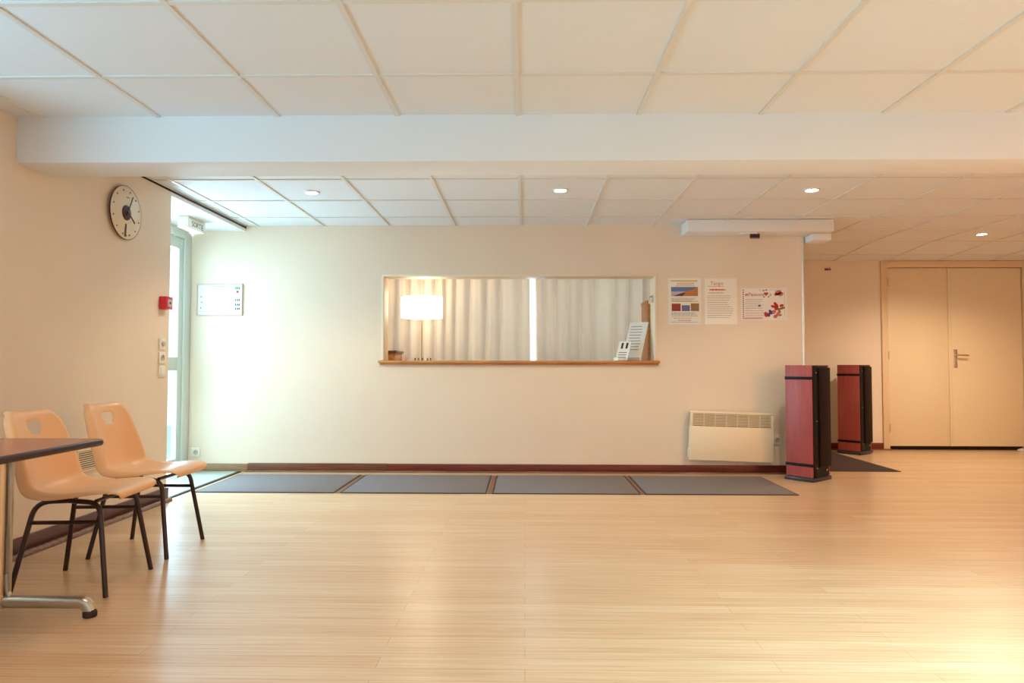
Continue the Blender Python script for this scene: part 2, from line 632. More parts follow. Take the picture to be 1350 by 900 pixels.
ceiling('ceiling', XL, XR, [YR, 3.38], lambda y: ZF,
        [-0.038 + 0.6 * i for i in range(-4, 12)], [2.903 + 0.6 * j for j in range(-10, 1)])
GX = -0.04
ceiling('ceiling_rear', XL, XR, [3.64, YB], lambda y: ZRR,
        [GX + 0.6 * i for i in range(-4, 12)], [4.66 + 0.6 * j for j in range(-1, 3)])
ceiling('ceiling_recess', 2.505, XR, [YB, 7.06, YF], lambda y: ZRR if y <= 7.06 else ZRR - (y - 7.06) * 0.0665,
        [GX + 0.6 * i for i in range(5, 12)], [6.46, 7.06, 7.66])

# perimeter angle at the edge of the rear ceiling, above the entrance recess, and the lower soffit there
b = new_bm()
box(b, (XL - 0.012, 4.9, 2.182), (XL, YB, 2.30))
struct('trim_fascia', b, M['white'])
b = new_bm()
box(b, (XA, 4.9, 2.182), (XL - 0.012, YB, 2.25))
struct('ceiling_alcove', b, M['white'])
b = new_bm()
box(b, (XL, 3.66, ZRR - 0.012), (XL + 0.016, 4.88, ZRR - 0.001))
struct('trim_ceiling', b, M['tbar'])

# dark strip standing in for the shadow line between the rear ceiling and the left wall
b = new_bm()
box(b, (XL + 0.001, 3.66, ZRR - 0.022), (XL + 0.010, YB - 0.002, ZRR - 0.0125))
struct('trim_gap_shade', b, M['dark'])

# beam across the room
b = new_bm()
box(b, (XL, 3.38, 1.972), (XR, 3.64, ZT), 0.004)
struct('trim_beam', b, M['white'])

# ---- skirting boards and floor mouldings
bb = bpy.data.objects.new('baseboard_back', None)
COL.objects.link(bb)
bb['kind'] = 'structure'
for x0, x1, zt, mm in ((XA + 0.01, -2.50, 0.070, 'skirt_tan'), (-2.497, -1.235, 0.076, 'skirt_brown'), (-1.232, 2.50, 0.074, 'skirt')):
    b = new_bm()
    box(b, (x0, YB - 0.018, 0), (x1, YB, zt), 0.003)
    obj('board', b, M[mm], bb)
b = new_bm()
tube(b, [(-2.5, YB - 0.03, 0.0), (2.46, YB - 0.03, 0.0)], 0.016, 12)
obj('quarter_round', b, M['mould'], bb)
b = new_bm()
box(b, (XL, -3.4, 0), (XL + 0.02, 4.9, 0.088), 0.003)
bl = struct('baseboard_left', b, M['skirt_left'])
b = new_bm()
tube(b, [(XL + 0.045, -3.4, 0.0), (XL + 0.045, 4.86, 0.0)], 0.026, 14)
obj('quarter_round', b, M['mould'], bl)
b = new_bm()
box(b, (2.505, YF - 0.018, 0), (4.172, YF, 0.08), 0.003)
bf = struct('baseboard_far', b, M['skirt'])
b = new_bm()
tube(b, [(2.52, YF - 0.03, 0.0), (4.18, YF - 0.03, 0.0)], 0.016, 12)
obj('quarter_round', b, M['mould'], bf)
b = new_bm()
box(b, (DX1 + 0.07, YF - 0.018, 0), (XR, YF, 0.08), 0.003)
struct('baseboard_far_right', b, M['skirt'])

# metal bead on the free end of the pass-through wall
b = new_bm()
tube(b, [(2.502, YB + 0.003, 0.0), (2.502, YB + 0.003, 2.12)], 0.013, 14)
struct('trim_corner_bead', b, M['bead'])

# dark threshold bar between the entrance recess and the hall
b = new_bm()
box(b, (-2.575, 4.93, 0), (-2.545, 6.17, 0.009), 0.003)
struct('trim_threshold', b, M['mat_edge'])

# ---- pass-through: frame lining, sill board
b = new_bm()
box(b, (OX0, YB - 0.006, OZ0), (OX0 + 0.02, YB + 0.206, OZ1 - 0.018), 0.002)
box(b, (OX1 - 0.02, YB - 0.006, OZ0), (OX1, YB + 0.206, OZ1 - 0.018), 0.002)
box(b, (OX0, YB - 0.006, OZ1 - 0.018), (OX1, YB + 0.206, OZ1), 0.002)
w1 = struct('window_1', b, M['cream_lining'])
b = new_bm()
box(b, (OX0 - 0.025, YB - 0.035, OZ0 - 0.026), (OX1 + 0.02, YB + 0.23, OZ0 - 0.002), 0.004)
box(b, (OX0 - 0.012, YB - 0.022, OZ0 - 0.042), (OX1 + 0.008, YB, OZ0 - 0.026), 0.003)
obj('sill', b, M['honey'], w1)
b = new_bm()
box(b, (OX1 - 0.034, YB + 0.05, 1.535), (OX1 - 0.02, YB + 0.09, 1.60), 0.003)
tube(b, fillet([(OX1 - 0.036, YB + 0.07, 1.59), (OX1 - 0.06, YB + 0.05, 1.585), (OX1 - 0.055, YB + 0.04, 1.52)], 0.015), 0.007, 10)
obj('latch', b, M['steel'], w1)

# ---- glazed exterior door (door_1)
d1 = bpy.data.objects.new('door_1', None)
COL.objects.link(d1)
d1['kind'] = 'structure'
b = new_bm()
box(b, (XA - 0.07, 6.10, 0.0), (XA + 0.01, 6.215, 2.16), 0.006)
box(b, (XA - 0.07, 4.905, 0.0), (XA + 0.01, 4.98, 2.16), 0.006)
box(b, (XA - 0.07, 4.98, 2.09), (XA + 0.01, 6.10, 2.16), 0.006)
obj('frame', b, M['pvc'], d1)
b = new_bm()
box(b, (XA - 0.05, 6.02, 0.03), (XA - 0.005, 6.098, 2.088), 0.006)
box(b, (XA - 0.05, 4.985, 0.03), (XA - 0.005, 5.06, 2.088), 0.006)
box(b, (XA - 0.05, 5.06, 1.99), (XA - 0.005, 6.02, 2.088), 0.006)
box(b, (XA - 0.05, 5.06, 0.91), (XA - 0.005, 6.02, 1.03), 0.006)
box(b, (XA - 0.05, 5.06, 0.03), (XA - 0.005, 6.02, 0.14), 0.006)
obj('leaf', b, M['pvc'], d1)
b = new_bm()
box(b, (XA - 0.032, 5.06, 1.03), (XA - 0.026, 6.02, 1.99))
obj('pane', b, M['glass'], d1)
b = new_bm()
box(b, (XA - 0.032, 5.06, 0.14), (XA - 0.026, 6.02, 0.91))
obj('pane', b, M['glass'], d1)

# ---- cream double door at the far end (door_2)
d2 = bpy.data.objects.new('door_2', None)
COL.objects.link(d2)
d2['kind'] = 'structure'
b = new_bm()
box(b, (DX0 - 0.072, YF - 0.022, 0.0), (DX0, YF, DZ + 0.072), 0.004)
box(b, (DX1, YF - 0.022, 0.0), (DX1 + 0.072, YF, DZ + 0.072), 0.004)
box(b, (DX0, YF - 0.022, DZ), (DX1, YF, DZ + 0.072), 0.004)
obj('frame', b, M['door_frame_paint'], d2)
DM = 4.865
leaf_l = new_bm()
box(leaf_l, (DX0 + 0.006, YF - 0.004, 0.045), (DM - 0.004, YF + 0.036, DZ - 0.006), 0.003)
ll = obj('leaf', leaf_l, M['door_paint'], d2)
leaf_r = new_bm()
box(leaf_r, (DM + 0.004, YF - 0.004, 0.045), (DX1 - 0.006, YF + 0.036, DZ - 0.006), 0.003)
box(leaf_r, (DM - 0.006, YF - 0.014, 0.045), (DM + 0.03, YF - 0.004, DZ - 0.006), 0.003)
lr = obj('leaf', leaf_r, M['door_paint'], d2)
for x, p in ((DX0 + 0.003, ll), (DX1 - 0.003, lr)):
    for z in (1.92, 1.08, 0.25):
        b = new_bm()
        tube(b, [(x, YF - 0.026, z - 0.045), (x, YF - 0.026, z + 0.045)], 0.009, 10)
        obj('hinge', b, M['door_frame_paint'], p)
b = new_bm()
box(b, (DM + 0.052, YF - 0.010, 0.94), (DM + 0.092, YF - 0.004, 1.15), 0.002)
hd = obj('handle_plate', b, M['steel'], lr)
b = new_bm()
tube(b, fillet([(DM + 0.072, YF - 0.010, 1.085), (DM + 0.072, YF - 0.055, 1.085), (DM + 0.19, YF - 0.055, 1.08)], 0.02), 0.010, 12)
obj('lever', b, M['brass'], hd)
b = new_bm()
box(b, (DX0, YF + 0.04, 0.0), (DX1, YF + 0.10, 0.05))
obj('under_door_shade', b, M['dark'], d2)  # dark block painting the shade under the door leaves

# ================================================================== BEAM CASINGS
b = new_bm()
box(b, (1.412, 5.975, 2.125), (2.675, YB - 0.001, ZRR - 0.004), 0.004)
dc = obj('duct_casing', b, M['white'])
dc['label'] = 'long white boxed casing under the ceiling above the wall posters'
dc['category'] = 'casing'
b = new_bm()
box(b, (2.520, 6.06, 2.062), (2.69, 6.36, 2.122), 0.003)
dc2 = obj('junction_box', b, M['white'])
dc2['label'] = 'small white box hung under the right end of the ceiling casing'
dc2['category'] = 'box'
se = thing('sensor', 'small dark-faced sensor under the white ceiling casing', 'sensor', (1.985, 6.06, 2.125))
b = new_bm()
prism(b, [(-0.09, -0.03), (0.05, -0.03), (0.05, 0.03), (-0.09, 0.03)], 0.012, Matrix.Translation((0, 0, -0.012)))
obj('bracket', b, M['white'], se)
b = new_bm()
prism(b, [(-0.015, -0.028), (0.07, -0.028), (0.085, 0.028), (0.0, 0.028)], 0.032, Matrix.Translation((0, 0, -0.044)))
obj('sensor_head', b, M['clock_dark'], se)

# ================================================================== DOWNLIGHTS
SPOTS = [(-1.57, 5.0, ZRR, 'recessed round downlight in the rear ceiling nearest the glazed door'),
         (0.257, 4.96, ZRR, 'recessed round downlight in the rear ceiling above the middle of the pass-through'),
         (2.074, 4.98, ZRR, 'recessed round downlight in the rear ceiling near the white casing'),
         (4.40, 6.68, ZRR, 'recessed round downlight in front of the cream double door')]
dl0 = None


def make_downlight(label):
    t = thing('ceiling_downlight', label, 'downlight', (0, 0, 0), group='recessed downlights')
    b = new_bm()
    lathe(b, [(0.040, -0.002), (0.044, -0.009), (0.052, -0.009), (0.056, -0.001), (0.056, 0.0), (0.040, 0.0), (0.040, -0.002)], 32)
    obj('ring', b, M['white'], t)
    b = new_bm()
    lathe(b, [(0.0, -0.004), (0.030, -0.0035), (0.040, -0.0015), (0.040, 0.0), (0.0, 0.0)], 32)
    obj('lens', b, M['lamp_on'], t)
    d = bpy.data.lights.new('bulb', 'SPOT')
    d.energy = P_SPOT
    d.color = SPOTC
    d.spot_size = math.radians(126)
    d.spot_blend = 0.55
    d.shadow_soft_size = 0.035
    lo = bpy.data.objects.new('bulb', d)
    COL.objects.link(lo)
    lo.parent = t
    lo.location = (0, 0, -0.02)
    return t


for x, y, z, lab in SPOTS:
    if dl0 is None:
        dl0 = make_downlight(lab)
        dl0.location = (x, y, z)
    else:
        dd = dup(dl0, (x, y, z), (0, 0, 0), lab)
        if x > 3:
            for c in dd.children:
                if c.type == 'LIGHT':
                    c.data = c.data.copy()
                    c.data.energy = P_SPOT_FAR
                    c.data.spot_size = math.radians(150)
                    c.data.spot_blend = 0.9

# unseen lamps in the front ceiling, one cool and three added for warm fill
for x, y, pw, lc in ((1.9, 1.45, P_LAMP, (0.52, 0.86, 1.0)), (4.6, -1.2, 45.0, ORANGE), (4.9, 1.45, 140.0, (1.0, 0.5, 0.2)), (-1.5, 0.9, 24.0, (1.0, 0.58, 0.28))):
    t = thing('unseen_ceiling_lamp', 'unseen square lamp added to the front ceiling to light the room', 'lamp', (x, y, ZF - 0.008), group='unseen ceiling lamps')
    b = new_bm()
    box(b, (-0.3, -0.3, -0.03), (0.3, 0.3, 0.0), 0.006)
    obj('housing', b, M['white'], t)
    L = area('tube', (0, 0, -0.04), (0, 0, -1), 0.54, 0.54, pw, lc)
    L.parent = t
    if pw == P_LAMP:
        L.data.spread = math.radians(115)

# ================================================================== CHAIRS
def shell_bm():
    # side profile (x forward, z up, half width, side curl towards the sitter, depth of the rolled-back rim)
    prof = [(0.206, 0.392, 0.140, 0.000, 0.002), (0.224, 0.405, 0.160, 0.000, 0.003), (0.218, 0.422, 0.180, 0.000, 0.004), (0.172, 0.431, 0.198, 0.000, 0.008),
            (0.100, 0.422, 0.204, 0.004, 0.012), (0.030, 0.410, 0.207, 0.010, 0.016), (-0.040, 0.402, 0.209, 0.018, 0.024), (-0.100, 0.402, 0.209, 0.030, 0.034),
            (-0.145, 0.414, 0.208, 0.042, 0.044), (-0.172, 0.442, 0.207, 0.050, 0.044), (-0.186, 0.486, 0.205, 0.050, 0.042), (-0.198, 0.538, 0.203, 0.044, 0.040),
            (-0.210, 0.590, 0.199, 0.036, 0.036), (-0.220, 0.632, 0.195, 0.030, 0.032), (-0.226, 0.652, 0.193, 0.028, 0.030), (-0.232, 0.672, 0.189, 0.026, 0.029),
            (-0.238, 0.692, 0.184, 0.023, 0.028), (-0.244, 0.710, 0.177, 0.020, 0.027), (-0.252, 0.734, 0.160, 0.014, 0.024), (-0.264, 0.749, 0.136, 0.008, 0.016), (-0.284, 0.750, 0.126, 0.006, 0.006)]
    n = 24
    bm = new_bm()
    grid = []
    for i, (x, z, hw, cu, fl) in enumerate(prof):
        hw *= 0.965
        a = prof[max(0, i - 1)]
        c = prof[min(len(prof) - 1, i + 1)]
        tx, tz = c[0] - a[0], c[1] - a[1]
        L = math.hypot(tx, tz)
        nx, nz = tz / L, -tx / L          # towards the back of the shell is -n
        row = []
        for j in range(n + 1):
            t = -1 + 2 * j / n
            at = abs(t)
            sg = 1 if t >= 0 else -1
            r = min(0.018, fl * 0.7 + 0.002)
            core = hw - r
            if at <= 10 / 12 + 1e-6:
                y = core * at / (10 / 12)
                k = (y / core) ** 3.2 * cu
            elif at < 0.95:
                y = core + r * 0.74
                k = cu - r * 0.34
            else:
                y = core + r
                k = cu - fl
            row.append(bm.verts.new((x + nx * k, sg * y, z + nz * k)))
        grid.append(row)
    hole = {14: range(10, 14), 15: range(9, 15), 16: range(9, 15)}     # hand hole
    for i in range(len(prof) - 1):
        for j in range(n):
            if i in hole and j in hole[i]:
                continue
            bm.faces.new((grid[i][j], grid[i][j + 1], grid[i + 1][j + 1], grid[i + 1][j]))
    loose = [v for v in bm.verts if not v.link_faces]
    bmesh.ops.delete(bm, geom=loose, context='VERTS')
    return bm


def make_chair(label):
    t = thing('plastic_chair', label, 'chair', group='peach plastic chairs')
    s = obj('seat_shell', shell_bm(), M['shell'], t, smooth=0)
    s.data.polygons.foreach_set('use_smooth', [True] * len(s.data.polygons))
    so = s.modifiers.new('thick', 'SOLIDIFY')
    so.thickness = 0.007
    so.offset = 1
    su = s.modifiers.new('smooth', 'SUBSURF')
    su.levels = 2
    su.render_levels = 2
    R = 0.0105
    for sy in (-1, 1):
        yt, yf = sy * 0.135, sy * 0.198
        b = new_bm()
        tube(b, fillet([(0.192, yf, 0.0), (0.135, yt + sy * 0.014, 0.378), (0.0, yt, 0.386)], 0.05), R, 12)
        obj('leg', b, M['leg'], t)
        b = new_bm()
        tube(b, fillet([(-0.198, yf, 0.0), (-0.128, yt + sy * 0.012, 0.384), (0.0, yt, 0.386)], 0.09, 8), R, 12)
        obj('leg', b, M['leg'], t)
        b = new_bm()
        fz = 0.30
        xa = 0.192 + (0.135 - 0.192) * fz / 0.378
        xb = -0.198 + (-0.128 + 0.198) * fz / 0.384
        ya = yf + (yt + sy * 0.014 - yf) * fz / 0.378
        tube(b, [(xa, ya, fz), (xb, ya, fz)], 0.0085, 10)
        obj('stretcher', b, M['leg'], t)
    for x in (0.115, -0.095):
        b = new_bm()
        tube(b, [(x, -0.14, 0.384), (x, 0.14, 0.384)], 0.0085, 10)
        obj('cross_bar', b, M['leg'], t)
    return t


ch = make_chair('peach plastic shell chair half hidden behind the corner of the brown table')
ch.location = (-1.935, 3.03, 0)
ch.rotation_euler = (0, 0, math.radians(4))
dup(ch, (-1.965, 3.60, 0), (0, 0, math.radians(1)), 'peach plastic shell chair farther from the table, beside the wall vent')

# ================================================================== TABLE
tb = thing('table', 'brown laminate table with dark edge and metal leg at the left', 'table', (-2.01, 1.95, 0))
b = new_bm()
HX, HY = 0.32, 0.785
ZT0, ZT1 = 0.640, 0.664


def rrect(hx, hy, r, n=6):
    out = []
    for cx, cy, a0 in ((hx - r, hy - r, 0), (-hx + r, hy - r, 90), (-hx + r, -hy + r, 180), (hx - r, -hy + r, 270)):
        for k in range(n + 1):
            a = math.radians(a0 + 90 * k / n)
            out.append((cx + r * math.cos(a), cy + r * math.sin(a)))
    return out


prism(b, rrect(HX - 0.002, HY - 0.002, 0.018), ZT1 - ZT0, Matrix.Translation((0, 0, ZT0)))
obj('tabletop', b, M['table'], tb)
b = new_bm()
rp = rrect(HX + 0.001, HY + 0.001, 0.02)
tube(b, [(x, y, (ZT0 + ZT1) / 2 - 0.001) for x, y in rp + rp[:1]], 0.0, 12, flat=(0.0125, 0.0135))
obj('edge_band', b, M['edge'], tb)
for sy in (1, -1):
    yl = sy * 0.68
    b = new_bm()
    tube(b, [(0, yl, 0.03), (0, yl, ZT0)], 0.0, 20, flat=(0.035, 0.024))
    box(b, (0.030, yl - 0.008, 0.06), (0.042, yl + 0.008, ZT0 - 0.01), 0.002)
    lg = obj('leg', b, M['alu'], tb)
    b = new_bm()
    for sx in (-1, 1):
        tube(b, fillet([(sx * 0.028, yl, 0.16), (sx * 0.034, yl, 0.068), (sx * 0.14, yl, 0.062)], 0.035, 8), 0.010, 12)
        tube(b, fillet([(0.0, yl, 0.055), (sx * 0.335, yl, 0.055), (sx * 0.352, yl, 0.020)], 0.03, 8), 0.0, 16, flat=(0.019, 0.025))
    obj('foot_bar', b, M['alu'], lg)
    for sx in (-1, 1):
        b = new_bm()
        lathe(b, [(0.0, 0.0), (0.022, 0.0), (0.025, 0.004), (0.025, 0.020), (0.021, 0.025), (0.0, 0.025)], 24, Matrix.Translation((sx * 0.352, yl, 0.0)))
        obj('foot_pad', b, M['rubber'], lg)
b = new_bm()
box(b, (-0.02, -0.66, ZT0 - 0.045), (0.02, 0.66, ZT0 - 0.003), 0.003)
obj('under_rail', b, M['alu'], tb)


# ================================================================== SPEAKERS
def make_speaker(label):
    t = thing('column_speaker', label, 'speaker', group='red column speakers')
    d, w, h = 0.285, 0.235, 0.965
    b = new_bm()
    box(b, (-d / 2 - 0.012, -w / 2 - 0.012, 0.0), (d / 2 + 0.012, w / 2 + 0.012, 0.032), 0.008)
    obj('plinth', b, M['plinth'], t)
    b = new_bm()
    box(b, (-d / 2 + 0.012, -w / 2 + 0.004, 0.032), (d / 2 - 0.012, w / 2 - 0.004, h - 0.006), 0.003)
    obj('cabinet', b, M['black'], t)
    for sx in (-1, 1):
        b = new_bm()
        x0, x1 = sorted((sx * (d / 2 - 0.012), sx * d / 2))
        box(b, (x0, -w / 2, 0.034), (x1, w / 2, h), 0.003)
        p = obj('side_panel', b, M['veneer'], t)
        for z in (0.135, h - 0.108):
            b = new_bm()
            xa, xb = sorted((sx * (d / 2 - 0.004), sx * (d / 2 + 0.003)))
            box(b, (xa, -w / 2 - 0.003, z - 0.012), (xb, w / 2 + 0.003, z + 0.012), 0.001)
            obj('band', b, M['black'], p)
    b = new_bm()
    box(b, (-d / 2 + 0.10, -w / 2 - 0.018, 0.115), (d / 2 - 0.004, -w / 2 + 0.004, h - 0.02), 0.006)
    obj('front_grille', b, M['dark_brown'], t)
    b = new_bm()
    box(b, (-d / 2 + 0.012, -w / 2 - 0.006, 0.034), (-d / 2 + 0.098, -w / 2 + 0.004, h - 0.004), 0.004)
    f = obj('front_strip', b, M['black'], t)
    for z in (0.11, 0.50, 0.90):
        b = new_bm()
        lathe(b, [(0.0, 0.004), (0.004, 0.003), (0.005, 0.0), (0.0, 0.0)], 12,
              Matrix.Translation((-d / 2 + 0.06, -w / 2 - 0.006, z)) @ Matrix.Rotation(PI / 2, 4, 'X'))
        obj('screw', b, M['steel'], f)
    b = new_bm()
    lathe(b, [(0.0, 0.012), (0.009, 0.010), (0.010, 0.0), (0.0, 0.0)], 16,
          Matrix.Translation((d / 2 - 0.06, -w / 2 + 0.004, 0.085)) @ Matrix.Rotation(PI / 2, 4, 'X'))
    obj('knob', b, M['steel'], t)
    return t


def sp_place(bx, by, th):
    d, w = 0.285, 0.235
    return (bx - math.cos(th) * w / 2 + math.sin(th) * d / 2, by + math.sin(th) * w / 2 + math.cos(th) * d / 2, 0.0), (0, 0, PI / 2 - th)


TH = math.radians(50)
sp = make_speaker('nearer tall red-veneer column speaker standing at the end of the cream wall')
sp.location, sp.rotation_euler = sp_place(2.37, 5.745, TH)
l2, r2_ = sp_place(3.60, 7.50, math.radians(49))
dup(sp, (l2[0], l2[1], 0.006), r2_, 'farther tall dark red column speaker standing on the recess mat by the far wall')

# ================================================================== FLOOR MATS
MATS = [(-2.50, -1.43, 'floor mat along the cream wall nearest the glazed door'),
        (-1.385, -0.285, 'floor mat along the cream wall, second from the glazed door'),
        (-0.245, 0.865, 'floor mat along the cream wall, third from the glazed door'),
        (0.895, 2.03, 'floor mat along the cream wall below the white heater')]
for x0, x1, lab in MATS:
    t = thing('floor_mat', 'dark grey ' + lab, 'mat', ((x0 + x1) / 2, 5.60, 0), group='entrance mats along the wall')
    hx, hy = (x1 - x0) / 2, 0.425
    b = new_bm()
    box(b, (-hx + 0.012, -hy + 0.012, 0.0), (hx - 0.012, hy - 0.012, 0.007), 0.002)
    obj('pile', b, M['mat'], t)
    b = new_bm()
    for lo, hi in (((-hx, -hy, 0), (hx, -hy + 0.012, 0.005)), ((-hx, hy - 0.012, 0), (hx, hy, 0.005)),
                   ((-hx, -hy + 0.012, 0), (-hx + 0.012, hy - 0.012, 0.005)), ((hx - 0.012, -hy + 0.012, 0), (hx, hy - 0.012, 0.005))):
        box(b, lo, hi)
    obj('border', b, M['mat_edge'], t)
b = new_bm()
for x0 in (-1.428, -0.283, 0.867):
    box(b, (x0 + 0.003, 5.18, 0.0), (x0 + (0.038 if x0 < 0 else 0.024), 6.02, 0.003))
struct('trim_mat_joints', b, M['skirt_brown'])
t = thing('recess_mat', 'dark brown mat on the floor behind the nearer red speaker', 'mat', (2.98, 7.09, 0))
b = new_bm()
box(b, (-0.42, -0.73, 0.0), (0.42, 0.73, 0.006), 0.002)
obj('pile', b, M['mat_brown'], t)
b = new_bm()
for lo, hi in (((-0.432, -0.742, 0), (0.432, -0.73, 0.005)), ((-0.432, 0.73, 0), (0.432, 0.742, 0.005)), ((-0.432, -0.73, 0), (-0.42, 0.73, 0.005)), ((0.42, -0.73, 0), (0.432, 0.73, 0.005))):
    box(b, lo, hi)
obj('border', b, M['mat_edge'], t)

# ================================================================== HEATER
ht = thing('wall_heater', 'slightly tilted cream convector heater hung low on the cream wall', 'heater', (1.825, YB, 0.335), (0, math.radians(1.7), 0))
HW, HH, HD = 0.365, 0.216, 0.095
b = new_bm()
fr = -HD
box(b, (-HW, fr, -HH), (HW, fr + 0.02, 0.085), 0.005)                       # front plate
box(b, (-HW, fr, 0.195), (HW, fr + 0.07, HH), 0.004)                        # top rim
box(b, (-HW, fr + 0.002, 0.085), (-HW + 0.022, fr + 0.07, 0.195), 0.002)
box(b, (HW - 0.022, fr + 0.002, 0.085), (HW, fr + 0.07, 0.195), 0.002)
box(b, (-HW, fr + 0.02, -HH), (-HW + 0.02, -0.02, 0.195), 0.002)
box(b, (HW - 0.02, fr + 0.02, -HH), (HW, -0.02, 0.195), 0.002)
box(b, (-HW + 0.02, fr + 0.02, -HH), (HW - 0.02, -0.02, -HH + 0.02), 0.002)
obj('casing', b, M['heater'], ht)
b = new_bm()
box(b, (-HW + 0.02, fr + 0.035, 0.07), (HW - 0.02, fr + 0.05, 0.20))
obj('heating_element', b, M['heater_in'], ht)
b = new_bm()
for k in range(8):
    z = 0.092 + k * 0.0132
    box(b, (-HW + 0.022, fr + 0.004, z), (HW - 0.022, fr + 0.022, z + 0.0074), 0.0012, 1)
for k in range(1, 7):
    x = -HW + 0.022 + k * (2 * HW - 0.044) / 7
    box(b, (x - 0.0025, fr + 0.009, 0.085), (x + 0.0025, fr + 0.024, 0.196))
obj('grille', b, M['heater'], ht)
b = new_bm()
box(b, (-HW - 0.010, fr + 0.025, -HH + 0.02), (-HW, fr + 0.060, -HH + 0.10), 0.003)
obj('control_panel', b, M['plastic'], ht)
for x in (-0.25, 0.20):
    b = new_bm()
    box(b, (x, -0.022, -0.15), (x + 0.05, 0.0, 0.15))
    obj('wall_bracket', b, M['plastic_grey'], ht)


# ================================================================== SOCKETS, SWITCHES, ALARM (wall plates)
def plate(name, label, cat, loc, rot, group=None, kind='socket'):
    """Local frame: x right, z up, -y out of the wall."""
    t = thing(name, label, cat, loc, rot, group)
    b = new_bm()
    box(b, (-0.04, -0.011, -0.04), (0.04, 0.0, 0.04), 0.003)
    obj('cover_plate', b, M['plastic'], t)
    R = Matrix.Rotation(PI / 2, 4, 'X')
    if kind == 'socket':
        b = new_bm()
        lathe(b, [(0.0, 0.002), (0.017, 0.002), (0.019, 0.0045), (0.022, 0.0045), (0.022, 0.0), (0.0, 0.0)], 24, Matrix.Translation((0, -0.011, 0)) @ R)
        w = obj('outlet_well', b, M['plastic_grey'], t)
        b = new_bm()
        for dx in (-0.008, 0.008):
            lathe(b, [(0.0, 0.0012), (0.0028, 0.0012), (0.0028, 0.0), (0.0, 0.0)], 10, Matrix.Translation((dx, -0.013, 0)) @ R)
        lathe(b, [(0.0, 0.010), (0.0025, 0.009), (0.0025, 0.0), (0.0, 0.0)], 10, Matrix.Translation((0, -0.013, 0.010)) @ R)
        obj('pins', b, M['ink_dark'], w)
    elif kind == 'rocker':
        b = new_bm()
        box(b, (-0.026, -0.016, -0.026), (0.026, -0.010, 0.026), 0.002)
        obj('rocker', b, M['plastic'], t)
    elif kind == 'dial':
        b = new_bm()
        lathe(b, [(0.0, 0.014), (0.014, 0.013), (0.017, 0.009), (0.018, 0.0), (0.0, 0.0)], 24, Matrix.Translation((0, -0.011, 0)) @ R)
        obj('button', b, M['plastic_grey'], t)
    return t


ON_LEFT = (0, 0, PI / 2)       # a plate's out-of-wall axis turned to +X
plate('wall_switch', 'white wall plate with round button, topmost of three by the glazed door', 'switch', (XL, 4.80, 1.108), ON_LEFT, 'wall plates in a column', 'dial')
plate('wall_socket', 'white wall socket, middle of three plates by the glazed door', 'socket', (XL, 4.80, 1.010), ON_LEFT, 'wall plates in a column', 'socket')
plate('wall_switch', 'white rocker switch, lowest of three plates by the glazed door', 'switch', (XL, 4.80, 0.914), ON_LEFT, 'wall plates in a column', 'rocker')
plate('wall_socket', 'white wall socket between the heater and the nearer red speaker', 'socket', (2.25, YB, 0.298), (0, 0, 0))
plate('wall_socket', 'white wall socket low on the cream wall beside the glazed door', 'socket', (-2.98, YB, 0.17), (0, 0, 0))

al = thing('fire_alarm', 'red fire alarm call point at the end of the left wall', 'alarm', (XL, 4.80, 1.395), ON_LEFT)
b = new_bm()
box(b, (-0.045, -0.055, -0.045), (0.045, 0.0, 0.045), 0.006)
obj('housing', b, M['red'], al)
b = new_bm()
box(b, (-0.026, -0.058, -0.026), (0.026, -0.054, 0.026), 0.002)
fp = obj('break_glass', b, M['plastic_grey'], al)
b = new_bm()
lathe(b, [(0.0, 0.002), (0.009, 0.002), (0.009, 0.0), (0.0, 0.0)], 18, Matrix.Translation((0, -0.058, 0)) @ Matrix.Rotation(PI / 2, 4, 'X'))
obj('dot', b, M['ink_dark'], fp)

# louvred vent low on the left wall behind the chairs
vt = thing('wall_vent', 'small slatted vent low on the left wall behind the chairs', 'vent', (XL, 4.02, 0.405), ON_LEFT)
b = new_bm()
for lo, hi in (((-0.12, -0.012, -0.065), (0.12, 0, -0.055)), ((-0.12, -0.012, 0.055), (0.12, 0, 0.065)), ((-0.12, -0.012, -0.055), (-0.11, 0, 0.055)), ((0.11, -0.012, -0.055), (0.12, 0, 0.055))):
    box(b, lo, hi, 0.002)
obj('frame', b, M['heater'], vt)
b = new_bm()
box(b, (-0.11, -0.002, -0.055), (0.11, 0.0, 0.055))
obj('backing', b, M['skirt_brown'], vt)
for k in range(9):
    b = new_bm()
    box(b, (-0.11, -0.010, -0.052 + k * 0.0123), (0.11, -0.003, -0.046 + k * 0.0123), 0.001, 1)
    obj('slat', b, M['heater'], vt)

# ================================================================== CLOCK
ck = thing('wall_clock', 'round frosted glass wall clock with dark hub and pendulum', 'clock', (XL, 4.30, 1.925), ON_LEFT)
RX = Matrix.Rotation(PI / 2, 4, 'X')
b = new_bm()
lathe(b, [(0.0, 0.020), (0.166, 0.020), (0.169, 0.022), (0.169, 0.025), (0.166, 0.027), (0.0, 0.027)], 64, RX)
obj('face', b, M['clock_face'], ck)
b = new_bm()
lathe(b, [(0.167, 0.019), (0.1715, 0.019), (0.1715, 0.026), (0.167, 0.026), (0.167, 0.019)], 64, RX)
obj('rim', b, M['clock_dark'], ck)
b = new_bm()
lathe(b, [(0.0, 0.0), (0.03, 0.0), (0.03, 0.020), (0.0, 0.020)], 24, RX)
obj('movement', b, M['clock_dark'], ck)
b = new_bm()
lathe(b, [(0.0, 0.034), (0.040, 0.034), (0.047, 0.031), (0.048, 0.027), (0.0, 0.027)], 40, RX)
obj('hub', b, M['clock_dark'], ck)
